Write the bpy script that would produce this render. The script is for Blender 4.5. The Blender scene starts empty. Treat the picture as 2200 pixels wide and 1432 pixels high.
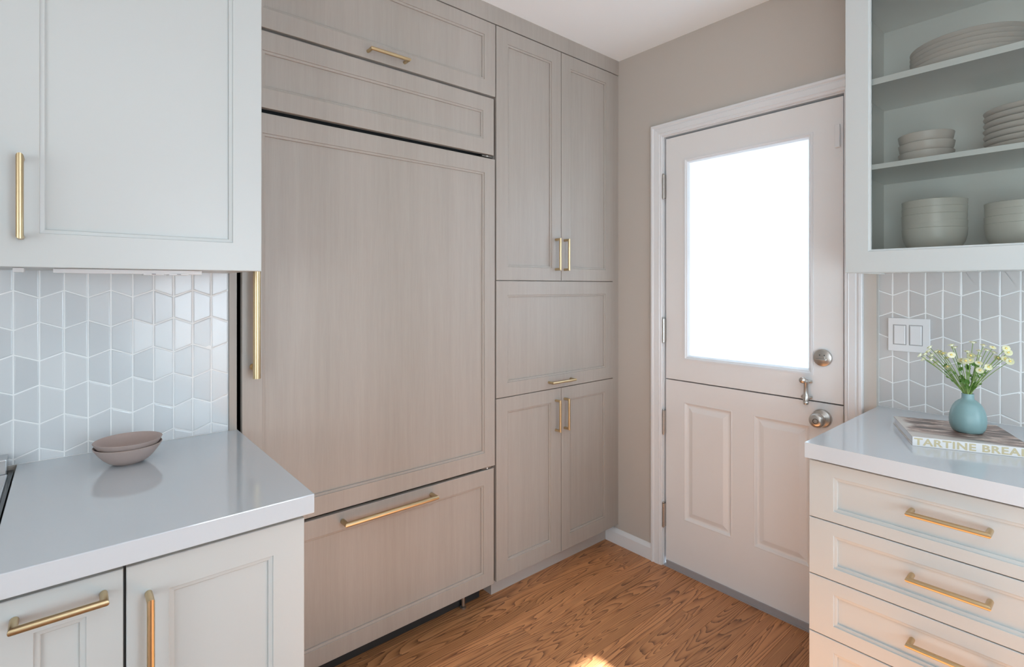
import bpy, bmesh, math, random
from mathutils import Vector, Matrix
random.seed(7)
SC = bpy.context.scene
C = SC.collection
PI = math.pi

# ------------------------------------------------------------------ camera
cam_d = bpy.data.cameras.new('camera'); cam = bpy.data.objects.new('camera', cam_d); C.objects.link(cam)
cam_d.sensor_width = 36.0; cam_d.sensor_fit = 'HORIZONTAL'
cam_d.lens = 1119.54 / 2200 * 36
cam_d.shift_y = -(716 - 615.55) / 2200
cam_d.clip_start = 0.02
cam.location = (0, 0, 1.3367)
cam.rotation_euler = (PI / 2, 0, math.radians(49.4727 - 90))
SC.camera = cam

# ------------------------------------------------------------------ world, sun, added fill lights, exposure
w = bpy.data.worlds.new('sky'); SC.world = w; w.use_nodes = True
bg = w.node_tree.nodes['Background']; bg.inputs[0].default_value = (0.80, 0.94, 1.08, 1); bg.inputs[1].default_value = 11.0

XL_, YB_ = -2.4, -2.3
def light(name, kind, loc, aim, energy, col, size=None, size_y=None):
    d = bpy.data.lights.new(name, kind); o = bpy.data.objects.new(name, d); C.objects.link(o)
    o.location = loc; d.energy = energy; d.color = col
    o.rotation_euler = (Vector(aim) - Vector(loc)).to_track_quat('-Z', 'Y').to_euler()
    if kind == 'AREA':
        d.shape = 'RECTANGLE'; d.size = size; d.size_y = size_y or size
    return o
sun = light('sun', 'SUN', (1, -6, 4), (1, -6 + math.cos(math.radians(30.68)), 4 - math.sin(math.radians(30.68))), 38.0, (0.90, 0.97, 1.02))
sun.data.angle = math.radians(0.6)
light('fill_light_left', 'AREA', (XL_ + .08, -0.5, 1.0), (1.5, 0.3, 0.9), 66, (0.82, 0.96, 1.05), 2.6, 1.8)  # added soft daylight fill; no window is built in the left wall
light('fill_light_top', 'AREA', (0.1, -0.9, 2.44), (0.1, -0.9, 0), 11, (0.79, 0.955, 1.06), 1.2, 1.2)  # added overhead fill, no fixture behind it
light('fill_light_up', 'AREA', (0.8, -0.7, 1.0), (1.1, 0.3, 2.5), 15, (0.74, 0.95, 1.08), 1.0, 1.0)  # added uplight out of view, brightens the ceiling

vs = SC.view_settings
SC.display_settings.display_device = 'sRGB'
vs.view_transform = 'Standard'; vs.look = 'None'; vs.gamma = 1; vs.use_curve_mapping = False; vs.exposure = 0.0
SC.cycles.use_denoising = True
SC.cycles.max_bounces = 12; SC.cycles.diffuse_bounces = 6; SC.cycles.glossy_bounces = 5
SC.cycles.transmission_bounces = 8; SC.cycles.transparent_max_bounces = 10
SC.cycles.sample_clamp_indirect = 4.0; SC.cycles.caustics_reflective = False; SC.cycles.caustics_refractive = False

# ------------------------------------------------------------------ materials
def nodes_of(m): return m.node_tree.nodes, m.node_tree.links
def pbr(name, col, rough=0.5, metal=0.0, spec=0.5, coat=0.0, bump=None):
    m = bpy.data.materials.new(name); m.use_nodes = True
    N, L = nodes_of(m); b = N['Principled BSDF']
    b.inputs['Base Color'].default_value = (*col, 1); b.inputs['Roughness'].default_value = rough
    b.inputs['Metallic'].default_value = metal; b.inputs['Specular IOR Level'].default_value = spec
    b.inputs['Coat Weight'].default_value = coat; b.inputs['Coat Roughness'].default_value = 0.08
    tc = N.new('ShaderNodeTexCoord'); no = N.new('ShaderNodeTexNoise')
    sc, st, vary = bump if bump else (60, 0.02, 0.012)
    no.inputs['Scale'].default_value = sc; no.inputs['Detail'].default_value = 3
    L.new(tc.outputs['Object'], no.inputs['Vector'])
    bp = N.new('ShaderNodeBump'); bp.inputs['Strength'].default_value = st; bp.inputs['Distance'].default_value = 0.002
    L.new(no.outputs['Fac'], bp.inputs['Height']); L.new(bp.outputs['Normal'], b.inputs['Normal'])
    if vary:
        r = N.new('ShaderNodeMapRange'); r.inputs['To Min'].default_value = 1 - vary; r.inputs['To Max'].default_value = 1 + vary
        L.new(no.outputs['Fac'], r.inputs['Value'])
        h = N.new('ShaderNodeHueSaturation'); h.inputs['Color'].default_value = (*col, 1)
        L.new(r.outputs['Result'], h.inputs['Value']); L.new(h.outputs['Color'], b.inputs['Base Color'])
    return m

def ramp(N, stops):
    r = N.new('ShaderNodeValToRGB'); e = r.color_ramp.elements
    while len(e) < len(stops): e.new(0.5)
    for i, (p, c) in enumerate(stops):
        e[i].position = p; e[i].color = (*c, 1)
    return r

def washed_oak(name, c1, c2, axis='Z'):
    """greige washed rift oak: fine straight grain along one axis, wide soft veneer strips"""
    m = bpy.data.materials.new(name); m.use_nodes = True
    N, L = nodes_of(m); b = N['Principled BSDF']
    tc = N.new('ShaderNodeTexCoord')
    def noise(scale, detail, rough=0.5):
        mp = N.new('ShaderNodeMapping'); mp.inputs['Scale'].default_value = scale
        L.new(tc.outputs['Object'], mp.inputs['Vector'])
        n = N.new('ShaderNodeTexNoise'); n.inputs['Scale'].default_value = 1.0; n.inputs['Detail'].default_value = detail
        n.inputs['Roughness'].default_value = rough
        L.new(mp.outputs['Vector'], n.inputs['Vector']); return n
    if axis == 'Z': s1, s2, s3 = (260, 260, 14), (60, 60, 2.5), (5.5, 5.5, .12)
    else: s1, s2, s3 = (9, 230, 230), (2.2, 70, 70), (.3, 8.5, 8.5)
    fine, mid, wide = noise(s1, 4), noise(s2, 3), noise(s3, 1)
    a = N.new('ShaderNodeMath'); a.operation = 'MULTIPLY_ADD'; a.inputs[1].default_value = 0.22
    L.new(fine.outputs['Fac'], a.inputs[0])
    a2 = N.new('ShaderNodeMath'); a2.operation = 'MULTIPLY'; a2.inputs[1].default_value = 0.28
    L.new(mid.outputs['Fac'], a2.inputs[0]); L.new(a2.outputs[0], a.inputs[2])
    a3 = N.new('ShaderNodeMath'); a3.operation = 'MULTIPLY_ADD'; a3.inputs[1].default_value = 0.5
    L.new(wide.outputs['Fac'], a3.inputs[0]); L.new(a.outputs[0], a3.inputs[2])
    r = ramp(N, [(0.30, c1), (0.70, c2)]); L.new(a3.outputs[0], r.inputs['Fac'])
    L.new(r.outputs['Color'], b.inputs['Base Color'])
    b.inputs['Roughness'].default_value = 0.42; b.inputs['Specular IOR Level'].default_value = 0.4
    bp = N.new('ShaderNodeBump'); bp.inputs['Strength'].default_value = 0.05; bp.inputs['Distance'].default_value = 0.001
    L.new(fine.outputs['Fac'], bp.inputs['Height']); L.new(bp.outputs['Normal'], b.inputs['Normal'])
    return m

def oak_floor(name):
    m = bpy.data.materials.new(name); m.use_nodes = True
    N, L = nodes_of(m); b = N['Principled BSDF']
    tc = N.new('ShaderNodeTexCoord'); oi = N.new('ShaderNodeObjectInfo')
    off = N.new('ShaderNodeVectorMath'); off.operation = 'SCALE'; off.inputs['Scale'].default_value = 37.0
    cmb = N.new('ShaderNodeCombineXYZ')
    L.new(oi.outputs['Random'], cmb.inputs[0]); L.new(oi.outputs['Random'], cmb.inputs[2])
    L.new(cmb.outputs[0], off.inputs[0])
    add = N.new('ShaderNodeVectorMath'); L.new(tc.outputs['Object'], add.inputs[0]); L.new(off.outputs[0], add.inputs[1])
    def noise(scale, detail, dist=0.0, rough=0.5):
        mp = N.new('ShaderNodeMapping'); mp.inputs['Scale'].default_value = scale
        L.new(add.outputs[0], mp.inputs['Vector'])
        n = N.new('ShaderNodeTexNoise'); n.inputs['Scale'].default_value = 1.0; n.inputs['Detail'].default_value = detail
        n.inputs['Distortion'].default_value = dist; n.inputs['Roughness'].default_value = rough
        L.new(mp.outputs[0], n.inputs['Vector']); return n
    def math_(op, a, bb=None, c=None):
        x = N.new('ShaderNodeMath'); x.operation = op
        for i, v in enumerate((a, bb, c)):
            if v is None: continue
            if isinstance(v, (int, float)): x.inputs[i].default_value = v
            else: L.new(v, x.inputs[i])
        return x.outputs[0]
    big = noise((0.90, 11.5, 1), 1.4, 0.35)             # growth-ring field: its contours draw the cathedral grain
    rag = noise((14, 160, 1), 3, 0.0, 0.6)
    ring = math_('MULTIPLY_ADD', big.outputs['Fac'], 31.0, math_('MULTIPLY', rag.outputs['Fac'], 0.28))
    fr = math_('FRACT', ring)
    saw = math_('POWER', fr, 2.6)
    fine = noise((9, 210, 1), 3, 0, 0.65)
    pores = math_('GREATER_THAN', fine.outputs['Fac'], 0.60)
    dark = math_('MULTIPLY', saw, math_('MULTIPLY_ADD', fine.outputs['Fac'], 1.5, 0.10))
    dark = math_('ADD', dark, math_('MULTIPLY', pores, 0.06))
    r = ramp(N, [(0.0, (0.60, 0.270, 0.112)), (0.32, (0.46, 0.192, 0.076)), (0.85, (0.17, 0.062, 0.026))])
    L.new(dark, r.inputs['Fac'])
    hs = N.new('ShaderNodeHueSaturation')
    mr = N.new('ShaderNodeMapRange'); mr.inputs['To Min'].default_value = 0.84; mr.inputs['To Max'].default_value = 1.14
    L.new(oi.outputs['Random'], mr.inputs['Value']); L.new(mr.outputs[0], hs.inputs['Value'])
    L.new(r.outputs['Color'], hs.inputs['Color']); L.new(hs.outputs['Color'], b.inputs['Base Color'])
    b.inputs['Roughness'].default_value = 0.38; b.inputs['Specular IOR Level'].default_value = 0.45
    bp = N.new('ShaderNodeBump'); bp.inputs['Strength'].default_value = 0.08; bp.inputs['Distance'].default_value = 0.001; bp.invert = True
    L.new(dark, bp.inputs['Height']); L.new(bp.outputs['Normal'], b.inputs['Normal'])
    return m

def tile_glaze(name, col):
    m = pbr(name, col, 0.20, 0, 0.45, 0.0, (14, 0.05, 0.0))
    N, L = nodes_of(m); b = N['Principled BSDF']; oi = N.new('ShaderNodeObjectInfo')
    r = ramp(N, [(0, (col[0] * .94, col[1] * .94, col[2] * .94)), (0.5, col), (1, (min(1, col[0] * 1.08), min(1, col[1] * 1.07), min(1, col[2] * 1.06)))])
    L.new(oi.outputs['Random'], r.inputs['Fac']); L.new(r.outputs['Color'], b.inputs['Base Color'])
    return m

def brushed(name, col, rough, axis):
    m = pbr(name, col, rough, 1.0, 0.5, 0, (40, 0.03, 0.0))
    return m

M = {}
M['white'] = pbr('white_cabinet_paint', (0.51, 0.53, 0.52), 0.34, bump=(90, 0.015, 0.004))
M['cab_in'] = pbr('white_cabinet_interior', (0.76, 0.76, 0.73), 0.45, bump=(60, 0.01, 0.006))
M['shelf'] = pbr('white_interior_brightened', (0.87, 0.88, 0.86), 0.4, bump=(60, 0.01, 0.006))  # interior white brightened on the shelves to offset light lost through the pane
M['quartz'] = pbr('white_quartz', (0.565, 0.605, 0.64), 0.08, spec=1.0, bump=(220, 0.0, 0.012))
M['oak'] = washed_oak('greige_washed_oak_vertical', (0.335, 0.298, 0.262), (0.412, 0.372, 0.332), 'Z')
M['oakh'] = M['oak']
M['toe'] = pbr('greige_toe_kick', (0.50, 0.455, 0.42), 0.5)
M['brass'] = pbr('satin_brass', (0.61, 0.47, 0.28), 0.33, 1.0, bump=(120, 0.03, 0.01))
M['nickel'] = pbr('satin_nickel', (0.56, 0.54, 0.51), 0.28, 1.0, bump=(120, 0.03, 0.01))
M['steel'] = pbr('brushed_steel', (0.62, 0.64, 0.66), 0.25, 1.0, bump=(90, 0.03, 0.01))
M['black'] = pbr('black_shadow_gap', (0.012, 0.012, 0.012), 0.6)
M['blackgl'] = pbr('black_enamel', (0.02, 0.02, 0.022), 0.15)
M['dark'] = pbr('dark_fridge_grille', (0.03, 0.03, 0.03), 0.5)
M['floor'] = oak_floor('red_oak_floor')
M['wall'] = pbr('greige_wall_paint', (0.51, 0.47, 0.425), 0.75, bump=(240, 0.05, 0.006))
M['ceil'] = pbr('white_ceiling_paint', (0.90, 0.94, 0.96), 0.8, bump=(240, 0.05, 0.004))
M['trim'] = pbr('white_trim_paint', (0.76, 0.775, 0.79), 0.32, bump=(80, 0.015, 0.004))
M['door'] = pbr('white_door_paint', (0.79, 0.79, 0.79), 0.33, bump=(80, 0.015, 0.004))
M['grout'] = pbr('white_grout', (0.84, 0.86, 0.86), 0.8, bump=(400, 0.1, 0.02))
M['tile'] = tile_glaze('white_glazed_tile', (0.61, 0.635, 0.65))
M['tile_dimmed'] = tile_glaze('white_glazed_tile_dimmed', (0.54, 0.525, 0.515))  # same tile as the back wall, darkened to suit the light on this side
M['taupe'] = pbr('taupe_stoneware', (0.40, 0.315, 0.285), 0.5, bump=(300, 0.05, 0.03))
M['cream'] = pbr('cream_stoneware', (0.62, 0.60, 0.54), 0.35, bump=(200, 0.03, 0.015))
M['plate'] = pbr('warm_grey_stoneware', (0.66, 0.60, 0.55), 0.35, bump=(200, 0.03, 0.015))
M['vase'] = pbr('muted_teal_glaze', (0.19, 0.305, 0.31), 0.36, bump=(160, 0.04, 0.03))
M['plastic'] = pbr('white_plastic', (0.76, 0.77, 0.78), 0.3, bump=(80, 0.0, 0.0))
M['sweep'] = pbr('grey_door_sweep', (0.36, 0.35, 0.36), 0.45)
M['paper'] = pbr('page_edges', (0.74, 0.74, 0.76), 0.8, bump=(900, 0.2, 0.04))
M['spine'] = pbr('white_spine', (0.66, 0.65, 0.645), 0.4)
M['gold'] = pbr('gold_lettering', (0.50, 0.43, 0.27), 0.5)
M['stem'] = pbr('green_stem', (0.22, 0.33, 0.09), 0.6)
M['leaf'] = pbr('green_leaf', (0.15, 0.32, 0.06), 0.5)
M['petal'] = pbr('cream_petal', (0.90, 0.89, 0.68), 0.6)
M['pollen'] = pbr('yellow_pollen', (0.78, 0.62, 0.20), 0.8)
M['gap'] = pbr('grey_gap', (0.30, 0.30, 0.30), 0.6)
M['slot'] = pbr('dark_slot', (0.05, 0.05, 0.05), 0.6)

def frosted():
    m = bpy.data.materials.new('frosted_glass'); m.use_nodes = True; N, L = nodes_of(m)
    N.remove(N['Principled BSDF']); out = N['Material Output']
    t = N.new('ShaderNodeBsdfTranslucent'); t.inputs['Color'].default_value = (0.93, 0.965, 0.985, 1)
    g = N.new('ShaderNodeBsdfGlossy'); g.inputs['Roughness'].default_value = 0.2
    mx = N.new('ShaderNodeMixShader'); f = N.new('ShaderNodeFresnel'); f.inputs['IOR'].default_value = 1.45
    L.new(f.outputs[0], mx.inputs[0]); L.new(t.outputs[0], mx.inputs[1]); L.new(g.outputs[0], mx.inputs[2])
    L.new(mx.outputs[0], out.inputs['Surface']); return m
M['frost'] = frosted()
def clear_glass():
    """a thin pane: tinted straight-through transmission with a fresnel reflection"""
    m = bpy.data.materials.new('clear_cabinet_glass'); m.use_nodes = True; N, L = nodes_of(m)
    N.remove(N['Principled BSDF']); out = N['Material Output']
    t = N.new('ShaderNodeBsdfTransparent'); t.inputs['Color'].default_value = (0.962, 0.975, 0.962, 1)
    g = N.new('ShaderNodeBsdfGlossy'); g.inputs['Roughness'].default_value = 0.02
    mx = N.new('ShaderNodeMixShader'); f = N.new('ShaderNodeFresnel'); f.inputs['IOR'].default_value = 1.5
    L.new(f.outputs[0], mx.inputs[0]); L.new(t.outputs[0], mx.inputs[1]); L.new(g.outputs[0], mx.inputs[2])
    L.new(mx.outputs[0], out.inputs['Surface']); return m
M['glass'] = clear_glass()
def cover_mat():
    m = pbr('bread_photo_cover', (0.4, 0.3, 0.25), 0.3, bump=(60, 0.0, 0.0)); N, L = nodes_of(m); b = N['Principled BSDF']
    tc = N.new('ShaderNodeTexCoord'); mp = N.new('ShaderNodeMapping'); mp.inputs['Scale'].default_value = (10, 46, 1)
    mp.inputs['Rotation'].default_value = (0, 0, 0.12)
    L.new(tc.outputs['Object'], mp.inputs['Vector'])
    n = N.new('ShaderNodeTexNoise'); n.inputs['Scale'].default_value = 1; n.inputs['Detail'].default_value = 6; n.inputs['Roughness'].default_value = 0.62
    n.inputs['Distortion'].default_value = 0.6
    L.new(mp.outputs[0], n.inputs['Vector'])
    r = ramp(N, [(0.34, (0.07, 0.045, 0.035)), (0.47, (0.17, 0.11, 0.09)), (0.53, (0.40, 0.27, 0.22)), (0.585, (0.72, 0.62, 0.55)), (0.62, (0.22, 0.15, 0.13))])
    L.new(n.outputs['Fac'], r.inputs['Fac'])
    # pale table-cloth border on the photo's left and near edge
    sx = N.new('ShaderNodeSeparateXYZ'); L.new(tc.outputs['Object'], sx.inputs[0])
    n2 = N.new('ShaderNodeTexNoise'); n2.inputs['Scale'].default_value = 14; L.new(tc.outputs['Object'], n2.inputs['Vector'])
    ad = N.new('ShaderNodeMath'); ad.operation = 'MULTIPLY_ADD'; ad.inputs[1].default_value = 0.10
    L.new(n2.outputs['Fac'], ad.inputs[0]); L.new(sx.outputs['X'], ad.inputs[2])
    mr = N.new('ShaderNodeMapRange'); mr.inputs['From Min'].default_value = 0.060; mr.inputs['From Max'].default_value = 0.075
    L.new(ad.outputs[0], mr.inputs['Value'])
    ys = N.new('ShaderNodeMath'); ys.operation = 'MULTIPLY_ADD'; ys.inputs[1].default_value = -0.5; ys.inputs[2].default_value = 0
    L.new(sx.outputs['X'], ys.inputs[0])
    ad2 = N.new('ShaderNodeMath'); ad2.operation = 'ADD'; L.new(sx.outputs['Y'], ad2.inputs[0])
    ym = N.new('ShaderNodeMath'); ym.operation = 'MULTIPLY'; ym.inputs[1].default_value = 0.28; L.new(sx.outputs['X'], ym.inputs[0]); L.new(ym.outputs[0], ad2.inputs[1])
    mr2 = N.new('ShaderNodeMapRange'); mr2.inputs['From Min'].default_value = 0.05; mr2.inputs['From Max'].default_value = 0.075
    L.new(ad2.outputs[0], mr2.inputs['Value'])
    mul = N.new('ShaderNodeMath'); mul.operation = 'MULTIPLY'; L.new(mr.outputs[0], mul.inputs[0]); L.new(mr2.outputs[0], mul.inputs[1])
    mx = N.new('ShaderNodeMix'); mx.data_type = 'RGBA'; mx.inputs[6].default_value = (0.60, 0.56, 0.52, 1)
    L.new(mul.outputs[0], mx.inputs[0]); L.new(r.outputs['Color'], mx.inputs[7])
    L.new(mx.outputs[2], b.inputs['Base Color'])
    return m
M['cover'] = cover_mat()

# ------------------------------------------------------------------ helpers
def obj(name, bm, m, parent=None, smooth=False, loc=None):
    me = bpy.data.meshes.new(name); bmesh.ops.recalc_face_normals(bm, faces=bm.faces[:]); bm.to_mesh(me); bm.free()
    me.materials.append(m)
    if smooth:
        for p in me.polygons: p.use_smooth = True
    o = bpy.data.objects.new(name, me); C.objects.link(o)
    if parent is not None: o.parent = parent
    if loc is not None: o.location = loc
    return o
def tag(o, label, cat, group=None):
    o['label'] = label; o['category'] = cat
    if group: o['group'] = group
    return o
def thing(name, label, cat, loc=(0, 0, 0), rz=0, group=None):
    o = bpy.data.objects.new(name, None); C.objects.link(o); o.location = loc; o.rotation_euler = (0, 0, rz)
    o.empty_display_size = 0.05
    return tag(o, label, cat, group)
def struct(name, bm, m, parent=None):
    o = obj(name, bm, m, parent)
    if parent is None: o['kind'] = 'structure'
    return o
def box(bm, x0, x1, y0, y1, z0, z1, bev=0.0, mat=None):
    x0, x1 = min(x0, x1), max(x0, x1); y0, y1 = min(y0, y1), max(y0, y1); z0, z1 = min(z0, z1), max(z0, z1)
    vs_ = [bm.verts.new((x, y, z)) for x in (x0, x1) for y in (y0, y1) for z in (z0, z1)]
    fs = [bm.faces.new([vs_[i] for i in q]) for q in ((0, 1, 3, 2), (4, 6, 7, 5), (0, 4, 5, 1), (2, 3, 7, 6), (0, 2, 6, 4), (1, 5, 7, 3))]
    if bev:
        es = {e for f in fs for e in f.edges}
        bmesh.ops.bevel(bm, geom=list(es), offset=bev, segments=2, affect='EDGES', profile=0.6)
    return bm
def bx(*a, **k): return box(bmesh.new(), *a, **k)
def lathe(prof, n=48, at_=(0, 0, 0), bm=None):
    bm = bm or bmesh.new(); rings = []
    for r, z in prof:
        if r < 1e-6: rings.append([bm.verts.new((at_[0], at_[1], at_[2] + z))])
        else: rings.append([bm.verts.new((at_[0] + r * math.cos(2 * PI * k / n), at_[1] + r * math.sin(2 * PI * k / n), at_[2] + z)) for k in range(n)])
    for a, b in zip(rings, rings[1:]):
        for k in range(n):
            k2 = (k + 1) % n
            if len(a) == 1 and len(b) == 1: continue
            if len(a) == 1: bm.faces.new((a[0], b[k], b[k2]))
            elif len(b) == 1: bm.faces.new((a[k], b[0], a[k2]))
            else: bm.faces.new((a[k], b[k], b[k2], a[k2]))
    return bm
def xf(bm, mat): bmesh.ops.transform(bm, matrix=mat, verts=bm.verts[:]); return bm
def tube(pts, r, n=12, cap=True, bm=None, radii=None):
    """sweep a circle along a polyline, mitred at the corners"""
    bm = bm or bmesh.new(); P = [Vector(p) for p in pts]; rings = []
    d0 = (P[1] - P[0]).normalized()
    u = d0.orthogonal().normalized(); v = d0.cross(u)
    for i, p in enumerate(P):
        if i == 0: d = (P[1] - P[0]).normalized(); nrm = d
        elif i == len(P) - 1: d = (P[-1] - P[-2]).normalized(); nrm = d
        else:
            a = (P[i] - P[i - 1]).normalized(); b = (P[i + 1] - P[i]).normalized(); nrm = (a + b).normalized(); d = a
        rr = radii[i] if radii else r
        if i > 0:
            q = dprev.rotation_difference(d); u = q @ u; v = q @ v
        ring = []
        for k in range(n):
            o = (u * math.cos(2 * PI * k / n) + v * math.sin(2 * PI * k / n)) * rr
            o = o - d * (o.dot(nrm) / d.dot(nrm))
            ring.append(bm.verts.new(p + o))
        rings.append(ring)
        if 0 < i < len(P) - 1:
            q = d.rotation_difference(b); u = q @ u; v = q @ v; dprev = b
        else: dprev = d
    for a, b in zip(rings, rings[1:]):
        for k in range(n): bm.faces.new((a[k], a[(k + 1) % n], b[(k + 1) % n], b[k]))
    if cap: bm.faces.new(rings[0][::-1]); bm.faces.new(rings[-1])
    return bm
# a face frame: u runs to the right as one faces it, v up, n out towards the room
def frame_y(x, y): return Matrix(((1, 0, 0, x), (0, 0, -1, y), (0, 1, 0, 0), (0, 0, 0, 1)))     # faces -Y : u=+X v=+Z n=-Y
def frame_x(x, y): return Matrix(((0, 0, -1, x), (-1, 0, 0, y), (0, 1, 0, 0), (0, 0, 0, 1)))    # faces -X : u=-Y v=+Z n=-X
def rect_loft(bm, rings, close_last=True, close_first=False):
    R = []
    for (u0, u1, v0, v1, n) in rings: R.append([bm.verts.new(p) for p in ((u0, v0, n), (u1, v0, n), (u1, v1, n), (u0, v1, n))])
    for a, b in zip(R, R[1:]):
        for k in range(4): bm.faces.new((a[k], a[(k + 1) % 4], b[(k + 1) % 4], b[k]))
    if close_last: bm.faces.new(R[-1])
    if close_first: bm.faces.new(R[0])
    return bm
def shaker(name, F, u0, u1, v0, v1, iu0, iu1, iv0, iv1, mf, mp, parent, thick=0.020, bead=0.008, depth=0.009):
    """shaker front: frame with a stepped bead (this mesh) and a recessed panel child"""
    bm = bmesh.new(); e = 0.0012; t = -thick
    b = bead
    rect_loft(bm, [(iu0 + b, iu1 - b, iv0 + b, iv1 - b, t), (u0, u1, v0, v1, t), (u0, u1, v0, v1, -e), (u0 + e, u1 - e, v0 + e, v1 - e, 0),
                   (iu0 - .0006, iu1 + .0006, iv0 - .0006, iv1 + .0006, 0), (iu0, iu1, iv0, iv1, -.0006), (iu0 + .0006, iu1 - .0006, iv0 + .0006, iv1 - .0006, -0.0032),
                   (iu0 + b - .001, iu1 - b + .001, iv0 + b - .001, iv1 - b + .001, -0.0040), (iu0 + b, iu1 - b, iv0 + b, iv1 - b, -0.005),
                   (iu0 + b, iu1 - b, iv0 + b, iv1 - b, t)], close_last=False)
    xf(bm, F); o = obj(name, bm, mf, parent)
    bm = bmesh.new(); q = b - 0.0
    rect_loft(bm, [(iu0 + q, iu1 - q, iv0 + q, iv1 - q, -depth - .006), (iu0 + q, iu1 - q, iv0 + q, iv1 - q, -depth)], True, True)
    xf(bm, F); obj('panel', bm, mp, o)
    return o
def pull(F, a, b, r, stand, parent, post_in=0.0, name='handle', m=None, flat=False):
    """bar pull from a to b (u, v): mitred D when post_in = 0, else a bar overrunning its posts"""
    (ua, va), (ub, vb) = a, b; bm = bmesh.new()
    if post_in == 0: tube([(ua, va, 0), (ua, va, stand), (ub, vb, stand), (ub, vb, 0)], r, 14, bm=bm)
    else:
        d = Vector((ub - ua, vb - va)).normalized() * post_in
        tube([(ua, va, stand), (ub, vb, stand)], r, 18, bm=bm)
        for p, q in (((ua + d.x, va + d.y), 1), ((ub - d.x, vb - d.y), 1)):
            tube([(p[0], p[1], 0), (p[0], p[1], stand)], r * .62, 12, bm=bm)
            tube([(p[0], p[1], 0), (p[0], p[1], 0.003)], r * .95, 14, bm=bm)
    xf(bm, F); return obj(name, bm, m or M['brass'], parent, smooth=False) if False else smooth_by_angle(obj(name, bm, m or M['brass'], parent, smooth=True))
def smooth_by_angle(o, ang=40):
    me = o.data; bm = bmesh.new(); bm.from_mesh(me)
    for e in bm.edges:
        e.smooth = not (len(e.link_faces) == 2 and e.calc_face_angle(0) > math.radians(ang))
    for f in bm.faces: f.smooth = True
    bm.to_mesh(me); bm.free(); return o

# ------------------------------------------------------------------ key planes
FL = 0.012          # finished floor
CEI = 2.497
YF = 1.685          # face of refrigerator and pantry doors
YT = 1.706          # face of the tile on the back wall
XW = 2.165          # wall beside the door
XT = 2.190          # face of the tile on the right wall
XL, YB = XL_, YB_ # far walls behind the camera

# ------------------------------------------------------------------ room shell
fl = struct('floor', bx(XL - .1, 2.45, YB - .1, 2.45, -0.10, FL - 0.002), M['black'])
# planks run along X; strips 57 mm wide
W = 0.0572; y = -0.60; k = 0
protos = {}
def plank(x0, x1, y0, y1, parent, name='plank'):
    bm = bmesh.new(); e = 0.0007; g = 0.0003
    rect_loft(bm, [(x0 + g, x1 - g, y0 + g, y1 - g, FL - 0.004), (x0 + g, x1 - g, y0 + g, y1 - g, FL - e), (x0 + g + e, x1 - g - e, y0 + g + e, y1 - g - e, FL)], True, True)
    return obj(name, bm, M['floor'], parent)
while y < 2.0:
    x = -0.15 - random.random() * 0.6
    while x < 2.30:
        ln = random.uniform(0.45, 1.25); x1 = min(x + ln, 2.30)
        if x1 > 0.35: plank(x, x1, y, y + W, fl)
        x = x1
    y += W
bm = bmesh.new()
def joined(x0, x1, y0, y1):
    y = y0
    while y < y1 - 1e-4:
        ya = min(y + W, y1); rect_loft(bm, [(x0, x1, y + .0003, ya - .0003, FL - .004), (x0, x1, y + .0003, ya - .0003, FL - .0007), (x0, x1, y + .001, ya - .001, FL)]); y = ya
joined(XL, -0.78, YB, 2.0); joined(-0.78, 2.30, YB, -0.60)
o = obj('plank_field', bm, M['floor'], fl); o['kind'] = 'stuff'
bm = bmesh.new()
joined(-0.78, -0.15, -0.60, 2.0)
o = obj('plank_field', bm, M['floor'], fl); o['kind'] = 'stuff'
struct('ceiling', bx(XL - .1, 2.45, YB - .1, 2.45, CEI, CEI + .1), M['ceil'])
wb = struct('wall_back', box(bx(XL, 0.3618, YT + .0010, 2.40, 0, CEI), 0.3618, 2.4, 2.36, 2.45, 0, CEI), M['wall'])
obj('grout_bed', bx(-0.36, 0.3617, YT + .0008, YT + .0012, 0.9145, 1.400), M['grout'], wb)
struct('wall_left', bx(XL - .1, XL, YB - .1, 2.45, 0, CEI), M['ceil'])
# wall behind the camera with the window that lets the sun in
wx0, wx1, wz0, wz1 = 0.70, 1.4395, 1.02, 2.170
bm = bx(XL, wx0, YB - .12, YB, 0, CEI); box(bm, wx1, 2.45, YB - .12, YB, 0, CEI); box(bm, wx0, wx1, YB - .12, YB, 0, wz0 - .06); box(bm, wx0, wx1, YB - .12, YB, wz1, CEI)
struct('wall_front', bm, M['wall'])
bm = bx(wx0 - .06, wx0, YB - .02, YB + .02, wz0 - .06, wz1 + .06); box(bm, wx1, wx1 + .06, YB - .02, YB + .02, wz0 - .06, wz1 + .06)
box(bm, wx0, wx1, YB, YB + .02, wz1, wz1 + .06); box(bm, wx0 - .06, wx1 + .06, YB - .02, YB + .04, wz0 - .08, wz0 - .06)
struct('window_1', bm, M['trim'])
# right wall: the doorway, and the tiled stretch set 25 mm deeper
DY0, DY1, DZ = 0.664, 1.4087, 2.038
bm = bx(XW, XW + .14, 1.425, 2.40, 0, CEI); box(bm, XW, XW + .14, 0.560, 0.648, 0, CEI); box(bm, XW, XW + .14, 0.648, 1.425, DZ + .016, CEI)
wr = struct('wall_right', bm, M['wall'])
bm = bx(XT + .0010, XT + .115, YB, 0.5605, 0, CEI); wrt = struct('wall_right_tiled', bm, M['wall'])
obj('grout_bed', bx(XT + .0008, XT + .0012, -1.20, 0.5603, 0.9145, 1.400), M['grout'], wrt)

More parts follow.
